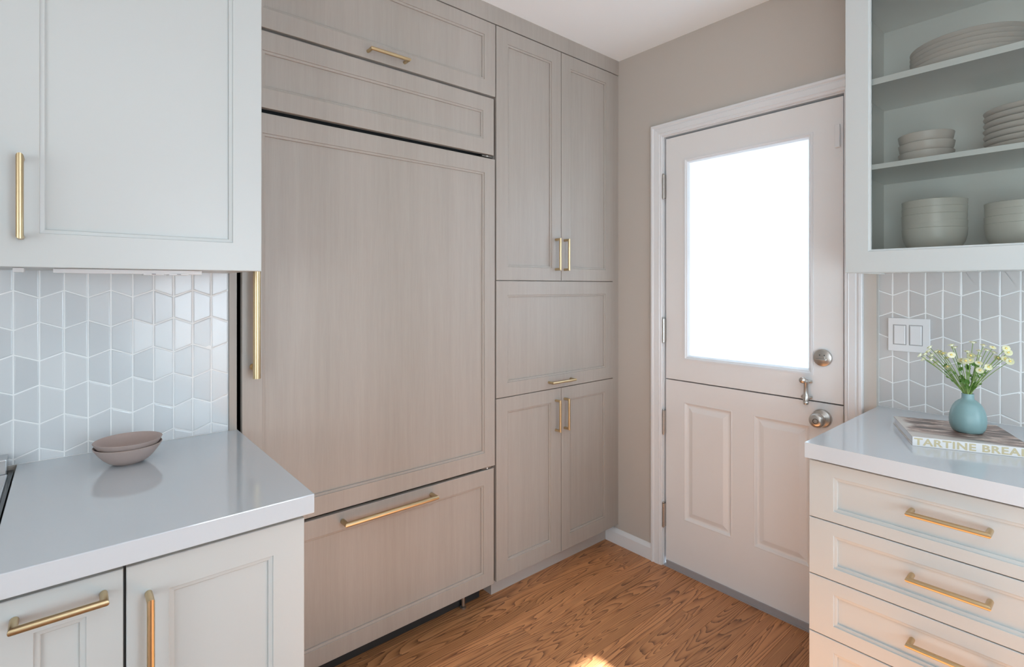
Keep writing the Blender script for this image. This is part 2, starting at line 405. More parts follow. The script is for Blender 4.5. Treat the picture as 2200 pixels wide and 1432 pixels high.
# tiles: trapezoids in vertical columns, mirrored row by row
def clip(poly, axis, val, keep_less):
    out = []
    for i in range(len(poly)):
        a, b = poly[i], poly[(i + 1) % len(poly)]
        ia = (a[axis] <= val) == keep_less; ib = (b[axis] <= val) == keep_less
        if ia: out.append(a)
        if ia != ib:
            t = (val - a[axis]) / (b[axis] - a[axis]); out.append((a[0] + t * (b[0] - a[0]), a[1] + t * (b[1] - a[1])))
    return out
def tile_wall(F, parent, mat, line0, i0, i1, pitch, zc, j0, j1, par, u_lo, u_hi, z_lo, z_hi, hole=None):
    P = 0.0764; dl = 0.0092
    cache = {}
    for i in range(i0, i1):
        for j in range(j0, j1):
            ua, ub = line0 + i * pitch, line0 + (i + 1) * pitch
            c = zc - j * P
            ha = P / 2 + (dl if (i + j + par) % 2 == 0 else -dl); hb = P / 2 + (dl if (i + 1 + j + par) % 2 == 0 else -dl)
            poly = [(ua, c - ha), (ub, c - hb), (ub, c + hb), (ua, c + ha)]
            for ax, v, kl in ((0, u_lo, False), (0, u_hi, True), (1, z_lo, False), (1, z_hi, True)):
                if poly: poly = clip(poly, ax, v, kl)
            if len(poly) < 3: continue
            A = 0.5 * abs(sum(poly[k][0] * poly[(k + 1) % len(poly)][1] - poly[(k + 1) % len(poly)][0] * poly[k][1] for k in range(len(poly))))
            if A < 6e-5: continue
            cx_ = sum(p[0] for p in poly) / len(poly); cz_ = sum(p[1] for p in poly) / len(poly)
            if hole and hole[0] < cx_ < hole[1] and hole[2] < cz_ < hole[3]: pass
            def inset(d):
                n = len(poly); res = []
                for k in range(n):
                    p0, p1, p2 = Vector(poly[k - 1]), Vector(poly[k]), Vector(poly[(k + 1) % n])
                    e1 = (p1 - p0).normalized(); e2 = (p2 - p1).normalized()
                    n1 = Vector((-e1.y, e1.x)); n2 = Vector((-e2.y, e2.x)); bis = n1 + n2
                    if bis.length < 1e-4: bis = n1
                    s = d / max(0.35, (bis.normalized()).dot(n1)); res.append(p1 + bis.normalized() * s)
                return res
            bm = bmesh.new()
            tu, tv = random.gauss(0, .007), random.gauss(0, .007)
            rings = []
            for d, h, tl in ((0.0012, -0.003, 0), (0.0012, -0.0009, 0), (0.0022, -0.0003, .6), (0.0042, 0.0, 1)):
                rings.append([bm.verts.new((p.x, p.y, h + tl * ((p.x - cx_) * tu + (p.y - cz_) * tv))) for p in inset(d)])
            for a, b in zip(rings, rings[1:]):
                for k in range(len(a)): bm.faces.new((a[k], a[(k + 1) % len(a)], b[(k + 1) % len(a)], b[k]))
            bm.faces.new(rings[-1])
            xf(bm, F); o = obj('tile', bm, mat, parent); pass
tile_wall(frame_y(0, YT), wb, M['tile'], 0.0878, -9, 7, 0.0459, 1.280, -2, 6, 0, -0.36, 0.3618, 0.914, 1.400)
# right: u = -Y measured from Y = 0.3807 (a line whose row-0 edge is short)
tile_wall(frame_x(XT, 0.3807), wrt, M['tile_dimmed'], 0.0, -5, 35, 0.0459, 1.201, -3, 5, 1, -0.1795, 1.58, 0.914, 1.400)

# baseboard and casing
bm = bmesh.new()
prof = [(XW, FL), (XW - .014, FL), (XW - .014, FL + .058), (XW - .011, FL + .064), (XW - .008, FL + .068), (XW - .005, FL + .074), (XW, FL + .076)]
ra = [bm.verts.new((x, 1.4805, z)) for x, z in prof]; rb = [bm.verts.new((x, 1.7615, z)) for x, z in prof]
for k in range(len(prof) - 1): bm.faces.new((ra[k], ra[k + 1], rb[k + 1], rb[k]))
bm.faces.new(ra); bm.faces.new(rb[::-1])
struct('baseboard_right', bm, M['trim'])
def casing(bm, y0, y1, zt, prof, zb=FL):
    R = []
    for off, x in prof:
        R.append([bm.verts.new(p) for p in ((x, y1 + off, zb), (x, y1 + off, zt + off), (x, y0 - off, zt + off), (x, y0 - off, zb))])
    for a, b in zip(R, R[1:]):
        for k in range(3): bm.faces.new((a[k], a[k + 1], b[k + 1], b[k]))
    for s in (0, 3): bm.faces.new([r[s] for r in R])
bm = bmesh.new()
CF = XW - .016
casing(bm, 0.6565, 1.4225, DZ + .0135, [(0, XW), (0, CF + .006), (.003, CF + .003), (.010, CF + .003), (.013, CF), (.016, CF + .001), (.036, CF - .001), (.039, CF + .003), (.043, CF + .001), (.047, CF - .003), (.055, CF - .003), (.058, CF), (.058, XW)])
struct('trim_1', bm, M['trim'])
# jamb with stop
bm = bmesh.new()
casing(bm, 0.6600, 1.4190, DZ + .009, [(0.016, XW - .001), (0.0, XW - .001), (0.0, XW + .0405), (-.012, XW + .0405), (-.012, XW + .14), (.016, XW + .14), (.016, XW - .001)])
struct('trim_2', bm, M['trim'])

# Dutch door
XD = 2.169
FD = frame_x(XD, DY1)       # u from the hinge edge towards the latch
def U(y): return DY1 - y
dr = thing('door_1', 'white Dutch door in two leaves with frosted window above and two panels below', 'door', (0, 0, 0)); dr['kind'] = 'structure'
WD = DY1 - DY0; SPL = 0.9025; TH = 0.042
gu0, gu1, gv0, gv1 = U(1.3125), U(0.7665), 1.0005, 1.9265
bm = bmesh.new(); e = .001
rect_loft(bm, [(gu0, gu1, gv0, gv1, -TH + .006), (0, WD, SPL, DZ, -TH + .006), (0, WD, SPL, DZ, -e), (e, WD - e, SPL + e, DZ - e, 0), (gu0, gu1, gv0, gv1, 0), (gu0, gu1, gv0, gv1, -TH + .006)], False)
ul = obj('upper_leaf', xf(bm, FD), M['door'], dr)
bm = bmesh.new()
rect_loft(bm, [(gu0 - .001, gu1 + .001, gv0 - .001, gv1 + .001, -.002), (gu0 - .001, gu1 + .001, gv0 - .001, gv1 + .001, .004), (gu0 + .006, gu1 - .006, gv0 + .006, gv1 - .006, .004),
               (gu0 + .009, gu1 - .009, gv0 + .009, gv1 - .009, .001), (gu0 + .014, gu1 - .014, gv0 + .014, gv1 - .014, -.001), (gu0 + .020, gu1 - .020, gv0 + .020, gv1 - .020, -.012), (gu0 + .020, gu1 - .020, gv0 + .020, gv1 - .020, -.020), (gu0, gu1, gv0, gv1, -.020)], False)
obj('glazing_bead', xf(bm, FD), M['trim'], ul)
bm = bmesh.new()
rect_loft(bm, [(gu0 + .001, gu1 - .001, gv0 + .001, gv1 - .001, -.0205), (gu0 + .001, gu1 - .001, gv0 + .001, gv1 - .001, -.0240)], True, True)
p_ = obj('pane', xf(bm, FD), M['frost'], ul); p_['label'] = 'bright frosted glass pane'
# lower leaf
L0, L1 = 0.036, 0.8975
ll = bmesh.new()
pa = (U(1.314), U(1.0852)); pb = (U(0.9935), U(0.7757)); pz = (0.258, 0.805)
for (a, b, c, d) in ((0, WD, L0, pz[0]), (0, WD, pz[1], L1), (0, pa[0], pz[0], pz[1]), (pa[1], pb[0], pz[0], pz[1]), (pb[1], WD, pz[0], pz[1])):
    box(ll, a, b, c, d, -TH + .006, 0)
bmesh.ops.remove_doubles(ll, verts=ll.verts[:], dist=1e-5)
lo = obj('lower_leaf', xf(ll, FD), M['door'], dr)
for (a, b) in (pa, pb):
    bm = bmesh.new(); c, d = pz
    rings = [(a, b, c, d, -.02)]
    for ins, n in ((0, 0.0), (.003, .0012), (.007, -.001), (.013, -.0075), (.018, -.0085), (.022, -.0080), (.040, -.0015), (.043, -.0010)):
        rings.append((a + ins, b - ins, c + ins, d - ins, n))
    rect_loft(bm, rings); obj('panel', xf(bm, FD), M['door'], lo)
obj('door_sweep', xf(box(bx(0.004, WD - .004, FL + .006, L0, -.020, .004), 0.004, WD - .004, L0 - .002, L0 + .006, -.001, .006), FD), M['sweep'], lo)
struct('trim_3', bx(XW - .004, XW + .13, 0.662, 1.417, FL - .002, FL + .006), M['sweep'])
obj('light_block_strip', xf(bx(.0, WD, .8900, .9100, -.0430, -.0362), FD), M['slot'], dr)  # dark strip added behind the leaf split to stop daylight leaking through
# hinges
for zc in (1.8135, 1.129, 0.694, 0.2535):
    bm = bmesh.new()
    for q in range(5):
        z0 = zc - .056 + q * .0224; lathe([(0, z0), (.0062, z0), (.0062, z0 + .0216), (0, z0 + .0216)], 14, (XW - .0062, 1.4165, 0), bm)
    lathe([(0, zc + .056), (.0045, zc + .057), (.004, zc + .061), (0, zc + .062)], 12, (XW - .0062, 1.4165, 0), bm)
    lathe([(0, zc - .061), (.004, zc - .060), (.0045, zc - .056), (0, zc - .056)], 12, (XW - .0062, 1.4165, 0), bm)
    box(bm, XW - .005, XW + .02, 1.4095, 1.4180, zc - .055, zc + .055)
    smooth_by_angle(obj('hinge', bm, M['nickel'], dr))
def disc(F, u, v, prof, n=40): return xf(xf(lathe(prof, n), Matrix.Translation((u, v, 0))), F)
# deadbolt
db = smooth_by_angle(obj('deadbolt', disc(FD, U(.732), 1.069, [(0, 0), (.0325, 0), (.0325, .006), (.0312, .0085), (.030, .0092), (0, .0098)]), M['nickel'], ul))
bm = lathe([(0, 0), (.011, 0), (.011, .006), (0, .007)], 24); xf(bm, Matrix.Translation((U(.732), 1.067, .0105)))
box(bm, U(.732) - .018, U(.732) + .018, 1.0595, 1.0675, .014, .030, bev=.0025)
smooth_by_angle(obj('thumb_turn', xf(bm, FD), M['nickel'], db))
bm = bmesh.new()
for s in (-1, 1): box(bm, U(.732) + s * .008 - .0018, U(.732) + s * .008 + .0018, 1.077, 1.081, .0098, .0110)
obj('screw', xf(bm, FD), M['slot'], db)
# knob
kp = [(0, 0), (.0345, 0), (.0345, .004), (.033, .008), (.029, .011), (.017, .013), (.0125, .018), (.012, .028), (.016, .034), (.0235, .040), (.0272, .048), (.0275, .055), (.0255, .061), (.021, .0655), (.0145, .068), (.008, .0683), (.0075, .0670), (0, .0670)]
kb = smooth_by_angle(obj('door_knob', disc(FD, U(.7345), .840, kp), M['nickel'], lo), 50)
bm = lathe([(.0092, .0660), (.0098, .0690), (.0082, .0695), (.0078, .0665)], 28); xf(bm, Matrix.Translation((U(.7345), .840, 0)))
obj('key_ring', xf(bm, FD), M['slot'], kb)
obj('turn_button', xf(bx(U(.7345) - .0018, U(.7345) + .0018, .835, .845, .0665, .0735, bev=.0008), FD), M['nickel'], kb)
obj('strike_plate', bx(XW - .006, XW + .012, .6595, .6612, .812, .868), M['nickel'], dr)
# surface bolt joining the leaves
uu = U(.7856); bb = bmesh.new()
lathe([(0, .8865), (.0085, .8865), (.0095, .888), (.0095, .897), (.008, .899), (.0105, .901), (.0105, .920), (.0085, .924), (.0080, .928), (.0078, .962), (.0095, .966), (.0095, .979), (.006, .982), (0, .983)], 24, (0, 0, 0), bb)
xf(bb, Matrix(((1, 0, 0, uu), (0, 0, 1, 0), (0, -1, 0, .016), (0, 0, 0, 1))))
for v in (.913, .973):
    box(bb, uu - .0185, uu + .0185, v - .0055, v + .0055, .0, .008, bev=.003)
for s in (-1, 1):
    for v in (.913, .973):
        t = lathe([(0, 0), (.0052, 0), (.0045, .003), (0, .004)], 14); xf(t, Matrix.Translation((uu + s * .0155, v, .007)))
        me = bpy.data.meshes.new('t'); t.to_mesh(me); bb.from_mesh(me); t.free(); bpy.data.meshes.remove(me)
bolt = smooth_by_angle(obj('slide_bolt', xf(bb, FD), M['nickel'], ul))
t = lathe([(0, 0), (.0055, 0), (.0055, .010), (.0105, .014), (.0120, .020), (.0108, .026), (.005, .030), (0, .0305)], 24)
xf(t, Matrix.Translation((uu - .004, .981, .018)))
smooth_by_angle(obj('bolt_knob', xf(t, FD), M['nickel'], bolt))
# white magnetic contact near the top of the latch stile
s_ = tag(obj('alarm_contact', xf(bx(U(.6905), U(.6725), 1.850, 1.9355, 0.0005, .011, bev=.003), FD), M['plastic']), 'small white alarm contact at the upper right of the door leaf', 'alarm sensor')

# ------------------------------------------------------------------ trims over and beside the tall cabinets
struct('trim_4', bx(0.3640, XW - .0005, YF, YF + .02, 2.4245, CEI), M['oakh'])
struct('trim_5', bx(0.3625, 0.3825, 1.6995, 2.36, FL, CEI), M['oak'])
struct('trim_6', bx(2.1195, XW - .0005, YF + .003, YF + .02, 0.112, 2.4205), M['oak'])

# ------------------------------------------------------------------ refrigerator
FY = frame_y(0, YF)
fr = thing('refrigerator', 'tall built-in refrigerator behind greige oak panels with a long brass pull', 'refrigerator', (0, 0, 0))
bm = bx(0.3990, 1.3420, YF + .045, 2.30, 0.10, 2.105); obj('body', bm, M['black'], fr)
obj('kick_grille', bx(0.400, 1.340, YF + .098, YF + .115, FL + .001, 0.1085), M['dark'], fr)
for xx in (1.245, 0.50):
    bm = lathe([(0, FL), (.013, FL), (.013, FL + .006), (.008, FL + .010), (.008, .10), (0, .10)], 16, (xx, YF + .082, 0)); smooth_by_angle(obj('foot', bm, M['nickel'], fr))
d = shaker('grille_panel', FY, 0.3934, 1.3425, 1.8785, 2.1110, 0.4500, 1.2863, 1.9385, 2.0525, M['oakh'], M['oak'], fr)
d = shaker('door', FY, 0.3934, 1.3480, 0.5985, 1.8625, 0.4500, 1.2935, 0.6600, 1.8015, M['oak'], M['oak'], fr)
h = pull(FY, (.4235, 1.068), (.4235, 1.700), .0105, .040, d, post_in=.030); h['label'] = 'long round brass pull'
d = shaker('freezer_drawer', FY, 0.3934, 1.3425, 0.1100, 0.5885, 0.4500, 1.2885, 0.1690, 0.5290, M['oakh'], M['oak'], fr)
pull(FY, (.699, .5565), (1.0415, .5565), .0082, .036, d)
for zz in (1.871, .5935):
    bm = bx(1.285, 1.335, YF + .006, YF + .045, zz - .0022, zz + .0022); lathe([(0, zz - .003), (.005, zz - .003), (.005, zz + .003), (0, zz + .003)], 12, (1.312, YF + .008, 0), bm)
    obj('hinge_plate', bm, M['nickel'], fr)

bc = thing('bridge_cabinet', 'greige oak flip-up cabinet above the refrigerator, near the ceiling', 'cabinet', (0, 0, 0))
obj('body', bx(0.3860, 1.3490, YF + .022, 2.30, 2.1150, 2.4200), M['toe'], bc)
d = shaker('door', FY, 0.3934, 1.3510, 2.1215, 2.4205, 0.4500, 1.2935, 2.1810, 2.3640, M['oakh'], M['oak'], bc)
pull(FY, (.789, 2.1465), (.9295, 2.1465), .0060, .032, d)

# ------------------------------------------------------------------ pantry
pc = thing('pantry_cabinet', 'tall greige oak pantry cabinet with five doors in the corner', 'cabinet', (0, 0, 0))
obj('body', bx(1.3540, 2.1190, YF + .022, 2.30, 0.1120, 2.4200), M['toe'], pc)
obj('toe_kick', bx(1.3880, XW - .0145, 1.7620, 2.30, FL, 0.1115), M['toe'], pc)
up = dict(iv0=1.4210, iv1=2.3600)
d = shaker('door', FY, 1.3555, 1.7395, 1.3640, 2.4205, 1.4172, 1.6790, 1.4210, 2.3600, M['oak'], M['oak'], pc)
pull(FY, (1.704, 1.416), (1.704, 1.552), .0058, .030, d)
d = shaker('door', FY, 1.7425, 2.1170, 1.3640, 2.4205, 1.8037, 2.0630, 1.4210, 2.3600, M['oak'], M['oak'], pc)
pull(FY, (1.7620, 1.416), (1.7620, 1.552), .0058, .030, d)
d = shaker('door', FY, 1.3555, 2.1170, 0.8725, 1.3610, 1.4155, 2.0585, 0.9320, 1.3005, M['oakh'], M['oak'], pc)
pull(FY, (1.660, .904), (1.803, .904), .0058, .030, d)
d = shaker('door', FY, 1.3555, 1.7395, 0.1120, 0.8695, 1.4155, 1.6740, 0.1800, 0.8100, M['oak'], M['oak'], pc)
pull(FY, (1.704, .681), (1.704, .816), .0058, .030, d)
d = shaker('door', FY, 1.7425, 2.1170, 0.1120, 0.8695, 1.7990, 2.0540, 0.1800, 0.8100, M['oak'], M['oak'], pc)
pull(FY, (1.7620, .681), (1.7620, .816), .0058, .030, d)

# ------------------------------------------------------------------ left base cabinet, counter, wall cabinet
lb = thing('base_cabinet', 'white base cabinet under the left countertop with two shaker fronts', 'cabinet', (0, 0, 0))
obj('body', bx(-0.0880, 0.3729, 1.1160, 1.7160, 0.112, 0.8710), M['white'], lb)
obj('toe_kick', bx(-0.0880, 0.3600, 1.175, 1.7160, FL, 0.1115), M['white'], lb)
FB = frame_y(0, 1.095)
d = shaker('door', FB, 0.0770, 0.3729, 0.115, 0.8610, 0.1384, 0.3121, 0.175, 0.8025, M['white'], M['white'], lb)
pull(FB, (.1080, .520), (.1080, .806), .0058, .033, d)
d = shaker('drawer', FB, -0.0870, 0.0729, 0.115, 0.8610, -0.0388, 0.0242, 0.175, 0.8000, M['white'], M['white'], lb)
pull(FB, (-.0605, .829), (.0465, .838 - .009 + .0), .0058, .033, d)
obj('carcass_gap', bx(0.0725, 0.0775, 1.104, 1.1165, 0.115, 0.868), M['slot'], lb)
ct = tag(obj('countertop', bx(-0.0900, 0.3855, 1.0720, 1.7095, 0.8750, 0.9140, bev=.0018), M['quartz']), 'white quartz countertop on the left, under the hanging white cabinet', 'countertop')

wc = thing('wall_cabinet', 'white shaker wall cabinet with a vertical brass pull above the left counter', 'cabinet', (0, 0, 0))
bm = bx(-0.1180, 0.3640, 1.3960, 1.7050, 1.3760, 2.4900); obj('body', bm, M['white'], wc)
FU = frame_y(0, 1.375)
d = shaker('door', FU, -0.1180, 0.3650, 1.3745, 2.4900, -0.0400, 0.3010, 1.4415, 2.4200, M['white'], M['white'], wc)
pull(FU, (-.0668, 1.4325), (-.0668, 1.5815), .0058, .033, d)
ps = thing('power_strip', 'white power strip fixed under the hanging left cabinet', 'power strip', (0, 0, 0))
obj('housing', bx(-0.0216, 0.2534, 1.470, 1.510, 1.3660, 1.3755, bev=.001), M['plastic'], ps)
for xx in (0.155, 0.205):
    o = obj('socket', bx(xx - .020, xx + .020, 1.4685, 1.512, 1.3640, 1.3680, bev=.0008), M['plastic'], ps)
    obj('slot', bx(xx - .004, xx + .004, 1.4678, 1.4686, 1.3655, 1.3666), M['slot'], o)
tag(obj('cable_clip', bx(-0.0836, -0.0663, 1.465, 1.500, 1.3665, 1.3755, bev=.001), M['plastic']), 'small white block under the left end of the hanging cabinet', 'clip')

rg = thing('kitchen_range', 'edge of a steel and black range left of the counter', 'range', (0, 0, 0))
obj('body', bx(-0.86, -0.0945, 1.090, 1.700, FL + .08, 0.905), M['blackgl'], rg)
obj('cooktop', bx(-0.86, -0.1010, 1.070, 1.640, 0.9055, 0.9120, bev=.002), M['steel'], rg)
obj('back_guard', bx(-0.86, -0.1035, 1.645, 1.700, 0.9055, 0.9440, bev=.002), M['steel'], rg)
obj('base', bx(-0.85, -0.105, 1.14, 1.69, FL, FL + .08), M['blackgl'], rg)

# ------------------------------------------------------------------ two taupe bowls
def bowl_mesh(R, H, t, foot, power=2.0, rimt=None, n=64):
    """thin bowl: foot ring, curved wall, rounded rim"""
    pr = [(0, .0015), (foot * .8, .0015), (foot * .86, 0), (foot, 0), (foot * 1.02, .0015)]
    K = 12
    for k in range(1, K + 1):
        s = k / K; pr.append((foot * 1.02 + (R - foot * 1.02) * s ** .50, .0015 + (H - .0015) * s))
    pr.append((R - t * .5, H + t * .3)); pr.append((R - t, H))
    for k in range(K - 1, 0, -1):
        s = k / K; r = foot * 1.02 + (R - foot * 1.02) * s ** .50
        pr.append((max(r - t, 0.002), .0015 + t * (1.6 - .6 * s) + (H - .0015 - t * (1.6 - .6 * s)) * s))
    pr.append((0, t + .0012))
    return lathe(pr, n)
for k, (z, lab) in enumerate(((0.9142, 'lower taupe bowl of the nested pair on the left counter'), (0.9262, 'upper taupe bowl, open on top of the nested pair'))):
    o = obj('bowl', bowl_mesh(.0685, .0445, .0028, .021, 1.7), M['taupe'], None, True, (.1128, 1.5515, z)); smooth_by_angle(o, 50)
    tag(o, lab, 'bowl', 'taupe bowls on the left counter')

# ------------------------------------------------------------------ right base cabinet, counter
rb = thing('drawer_cabinet', 'white drawer base cabinet at the right with five brass-pulled drawers', 'cabinet', (0, 0, 0))
obj('body', bx(1.5690, 2.188, -0.044, 0.5570, 0.112, 0.8690), M['white'], rb)
obj('toe_kick', bx(1.625, 2.188, -0.044, 0.5400, FL, 0.1115), M['white'], rb)
FR = frame_x(1.548, 0.557)
zs = [0.8640, 0.7095, 0.5550, 0.3990, 0.2560, 0.1140]
for k in range(5):
    z1, z0 = zs[k] - (.0 if k == 0 else .0012), zs[k + 1] + .0012
    iu0 = .0600; iv1 = [.8300, .6750, .5190, .3640, .2210][k]; iv0 = [.7400, .5890, .4350, .2900, .1480][k]
    d = shaker('drawer', FR, 0, .5990, z0, z1, iu0, .5390, iv0, iv1, M['white'], M['white'], rb)
    zh = [.7990, .6430, .4875, .3300, .1850][k]
    pull(FR, (.2290, zh), (.3690, zh), .0062, .033, d)
rb2 = thing('sink_cabinet', 'white base cabinet beside the drawers at the right edge', 'cabinet', (0, 0, 0))
obj('body', bx(1.5690, 2.188, -1.20, -0.0460, 0.112, 0.8690), M['white'], rb2)
obj('toe_kick', bx(1.625, 2.188, -1.20, -0.0460, FL, 0.1115), M['white'], rb2)
for a in (.6030, 1.180):
    shaker('door', FR, a, a + .573, .1152, .8640, a + .06, a + .513, .175, .804, M['white'], M['white'], rb2)
ct2 = tag(obj('countertop', bx(1.5270, 2.1935, -1.20, 0.5700 - .0095, 0.8735, 0.9140), M['quartz']), 'white quartz countertop at the right, carrying the vase and book', 'countertop')

# ------------------------------------------------------------------ light switch
sw = thing('light_switch', 'white double rocker light switch on the right tiled wall', 'light switch', (0, 0, 0))
FS = frame_x(XT, 0.5306)
obj('plate', xf(bx(0, .1165, 1.1145, 1.2285, .0005, .006, bev=.0015), FS), M['plastic'], sw)
for a in (.0165, .0615):
    o = obj('surround', xf(rect_loft(bmesh.new(), [(a - .002, a + .0355, 1.137, 1.206, .005), (a - .002, a + .0355, 1.137, 1.206, .0066), (a, a + .0335, 1.139, 1.204, .0066), (a, a + .0335, 1.139, 1.204, .0045)], True), FS), M['gap'], sw)
    bm = bmesh.new(); rect_loft(bm, [(a + .0009, a + .0326, 1.1399, 1.2031, .004), (a + .0009, a + .0326, 1.1399, 1.2031, .0072), (a + .0024, a + .0311, 1.1414, 1.2016, .0082)], True)
    obj('rocker', xf(bm, FS), M['plastic'], sw)

# ------------------------------------------------------------------ glass-door cabinet
XU = 1.846
gc = thing('glass_cabinet', 'white glass-door wall cabinet at the upper right, holding dishes', 'cabinet', (0, 0, 0))
cy1, cy0 = 0.5595, -0.22
bm = bx(XU + .0205, XT - .001, cy1 - .018, cy1, 1.3800, 2.4900); obj('side_panel', bm, M['cab_in'], gc)
obj('side_panel', bx(XU + .0205, XT - .001, cy0, cy0 + .018, 1.3800, 2.4900), M['cab_in'], gc)
obj('back_panel', bx(XT - .012, XT - .001, cy0 + .018, cy1 - .018, 1.3995, 2.4900), M['cab_in'], gc)
obj('bottom_panel', bx(XU + .0205, XT - .001, cy0 + .018, cy1 - .018, 1.3835, 1.4395), M['cab_in'], gc)
obj('top_panel', bx(XU + .0205, XT - .0125, cy0 + .018, cy1 - .018, 2.4700, 2.4900), M['cab_in'], gc)
for a, b in ((1.6930, 1.7085), (1.9500, 1.9690), (2.2230, 2.2420)):
    obj('shelf', bx(XU + .0215, XT - .0125, cy0 + .0185, cy1 - .0185, a, b, bev=.001), M['shelf'], gc)
obj('light_rail', bx(XU + .002, XU + .0195, 0.2505, cy1 - .004, 1.3785, 1.3800), M['white'], gc)
FG = frame_x(XU, 0.5600)
bm = bmesh.new(); t = -.020
u1 = .7800; a0, a1, b0, b1 = .0670, .7150, 1.4490, 2.4200
rect_loft(bm, [(a0 - .004, a1 + .004, b0 - .004, b1 + .004, t), (0, u1, 1.3800, 2.4900, t), (0, u1, 1.3800, 2.4900, -.001), (.001, u1 - .001, 1.381, 2.489, 0),
               (a0 - .006, a1 + .006, b0 - .006, b1 + .006, 0), (a0 - .005, a1 + .005, b0 - .005, b1 + .005, -.003), (a0, a1, b0, b1, -.004), (a0, a1, b0, b1, -.012), (a0 - .004, a1 + .004, b0 - .004, b1 + .004, -.012), (a0 - .004, a1 + .004, b0 - .004, b1 + .004, t)], False)
gd = obj('door', xf(bm, FG), M['white'], gc)
bm = bmesh.new(); rect_loft(bm, [(a0 - .003, a1 + .003, b0 - .003, b1 + .003, -.0125), (a0 - .003, a1 + .003, b0 - .003, b1 + .003, -.0160)], True, True)
o = obj('pane', xf(bm, FG), M['glass'], gd); o['label'] = 'clear glass pane'

def stack(name, proto_bm, mat, x, y, z0, step, n, labels, cat, group, jitter=0.0):
    proto = None
    for k in range(n):
        if proto is None:
            o = obj(name, proto_bm, mat, None, True); smooth_by_angle(o, 50); proto = o
        else:
            o = proto.copy(); C.objects.link(o)
        j = jitter if k else 0
        o.location = (x + random.uniform(-j, j) * .3, y + random.uniform(-j, j) * .3, z0 + .0003 + k * step)
        o.rotation_euler = (random.uniform(-j, j) * 4, random.uniform(-j, j) * 4, random.random() * 6)
        tag(o, labels(k, n), cat, group)
ORD = ['lowest of its stack', 'second up', 'third up', 'fourth up', 'fifth up', 'sixth up', 'seventh up']
def lab(what):
    def f(k, n):
        p = 'topmost of its stack' if k == n - 1 else ORD[k]
        return f'{what}, {p}'
    return f
def plate_mesh(R, H, foot, t=.0042):
    pr = [(0, .002), (foot * .93, .002), (foot * .95, 0), (foot, 0), (foot * 1.01, .002), (foot + (R - foot) * .5, H * .22), (R * .955, H * .55), (R, H - .001), (R - .001, H), (R - .004, H), (R * .95, H * .55 + t), (foot + (R - foot) * .5, H * .22 + t), (foot * .95, t + .002), (0, t + .002)]
    return lathe(pr, 72)
def deep_bowl(R, H, t=.0035):
    pr = [(0, .002), (R * .46, .002), (R * .48, 0), (R * .54, 0), (R * .56, .002), (R * .70, H * .12), (R * .84, H * .27), (R * .93, H * .45), (R * .98, H * .68), (R, H - .001), (R - .0015, H), (R - t, H - .0005)]
    pr += [(R * .98 - t, H * .68), (R * .93 - t, H * .45 + .001), (R * .84 - t, H * .27 + .003), (R * .68 - t, H * .12 + .005), (R * .5, .006), (0, .006)]
    return lathe(pr, 64)
stack('dinner_plate', plate_mesh(.1400, .0280, .085), M['plate'], 2.029, .2930, 1.9690, .0135, 5, lab('wide pale dinner plate on the upper shelf of the glass cabinet'), 'plate', 'dinner plates on the upper shelf')
stack('small_dish', plate_mesh(.0700, .0420, .046), M['plate'], 2.030, .3950, 1.7085, .0280, 3, lab('small pale dish on the middle shelf at the left'), 'dish', 'small dishes on the middle shelf', .0016)
stack('salad_plate', plate_mesh(.1050, .0230, .060), M['plate'], 2.030, .1570, 1.7085, .0167, 7, lab('pale salad plate on the middle shelf at the right'), 'plate', 'salad plates on the middle shelf', .0012)
stack('cereal_bowl', deep_bowl(.0800, .0750), M['cream'], 2.030, .3755, 1.4395, .0212, 5, lab('cream bowl at the left of the bottom shelf'), 'bowl', 'cream bowls, left stack', .0022)
stack('cereal_bowl', deep_bowl(.0780, .0750), M['cream'], 2.030, .1820, 1.4395, .0195, 4, lab('cream bowl at the right of the bottom shelf'), 'bowl', 'cream bowls, right stack', .0022)

# ------------------------------------------------------------------ book
bk = thing('cookbook', 'white-spined cookbook with gold lettering lying under the vase', 'book', (1.7123, .3622, .9142), math.atan2(-.922, .387))
# local x along the spine, y away from the spine
BL, BW, BT = .2430, .2440, .0245
bm = bmesh.new(); rect_loft(bm, [(0, BL, 0, BW, BT - .0026), (0, BL, 0, BW, BT), ], True, True); obj('cover', bm, M['cover'], bk)
bm = bmesh.new(); rect_loft(bm, [(0, BL, 0, BW, 0), (0, BL, 0, BW, .0026)], True, True); obj('back_cover', bm, M['cover'], bk)
obj('pages', bx(.0035, BL - .0035, .0015, BW - .004, .0028, BT - .0028), M['paper'], bk)
obj('spine', bx(0.0002, BL - .0002, -.0012, .0012, .0004, BT - .0002, bev=.0005), M['spine'], bk)
tx = bpy.data.curves.new('title', 'FONT'); tx.body = 'TARTINE BREAD'; tx.size = .0262; tx.extrude = .0001; tx.space_character = 1.09; tx.offset = .00085; tx.resolution_u = 3
tmp = bpy.data.objects.new('title_tmp', tx); C.objects.link(tmp)
dg = bpy.context.evaluated_depsgraph_get(); me = bpy.data.meshes.new_from_object(tmp.evaluated_get(dg)); bpy.data.objects.remove(tmp)
xs = [v.co.x for v in me.vertices]; s = .2350 / (max(xs) - min(xs)); ymx = max(v.co.y for v in me.vertices); ymn = min(v.co.y for v in me.vertices); sy = .0185 / (ymx - ymn)
for v in me.vertices:
    v.co = Vector((.0035 + (v.co.x - min(xs)) * s, -.00135 - v.co.z, .0032 + (v.co.y - ymn) * sy))
me.materials.clear(); me.materials.append(M['gold'])
o = bpy.data.objects.new('title_lettering', me); C.objects.link(o); o.parent = bk; o['label'] = 'gold title lettering'

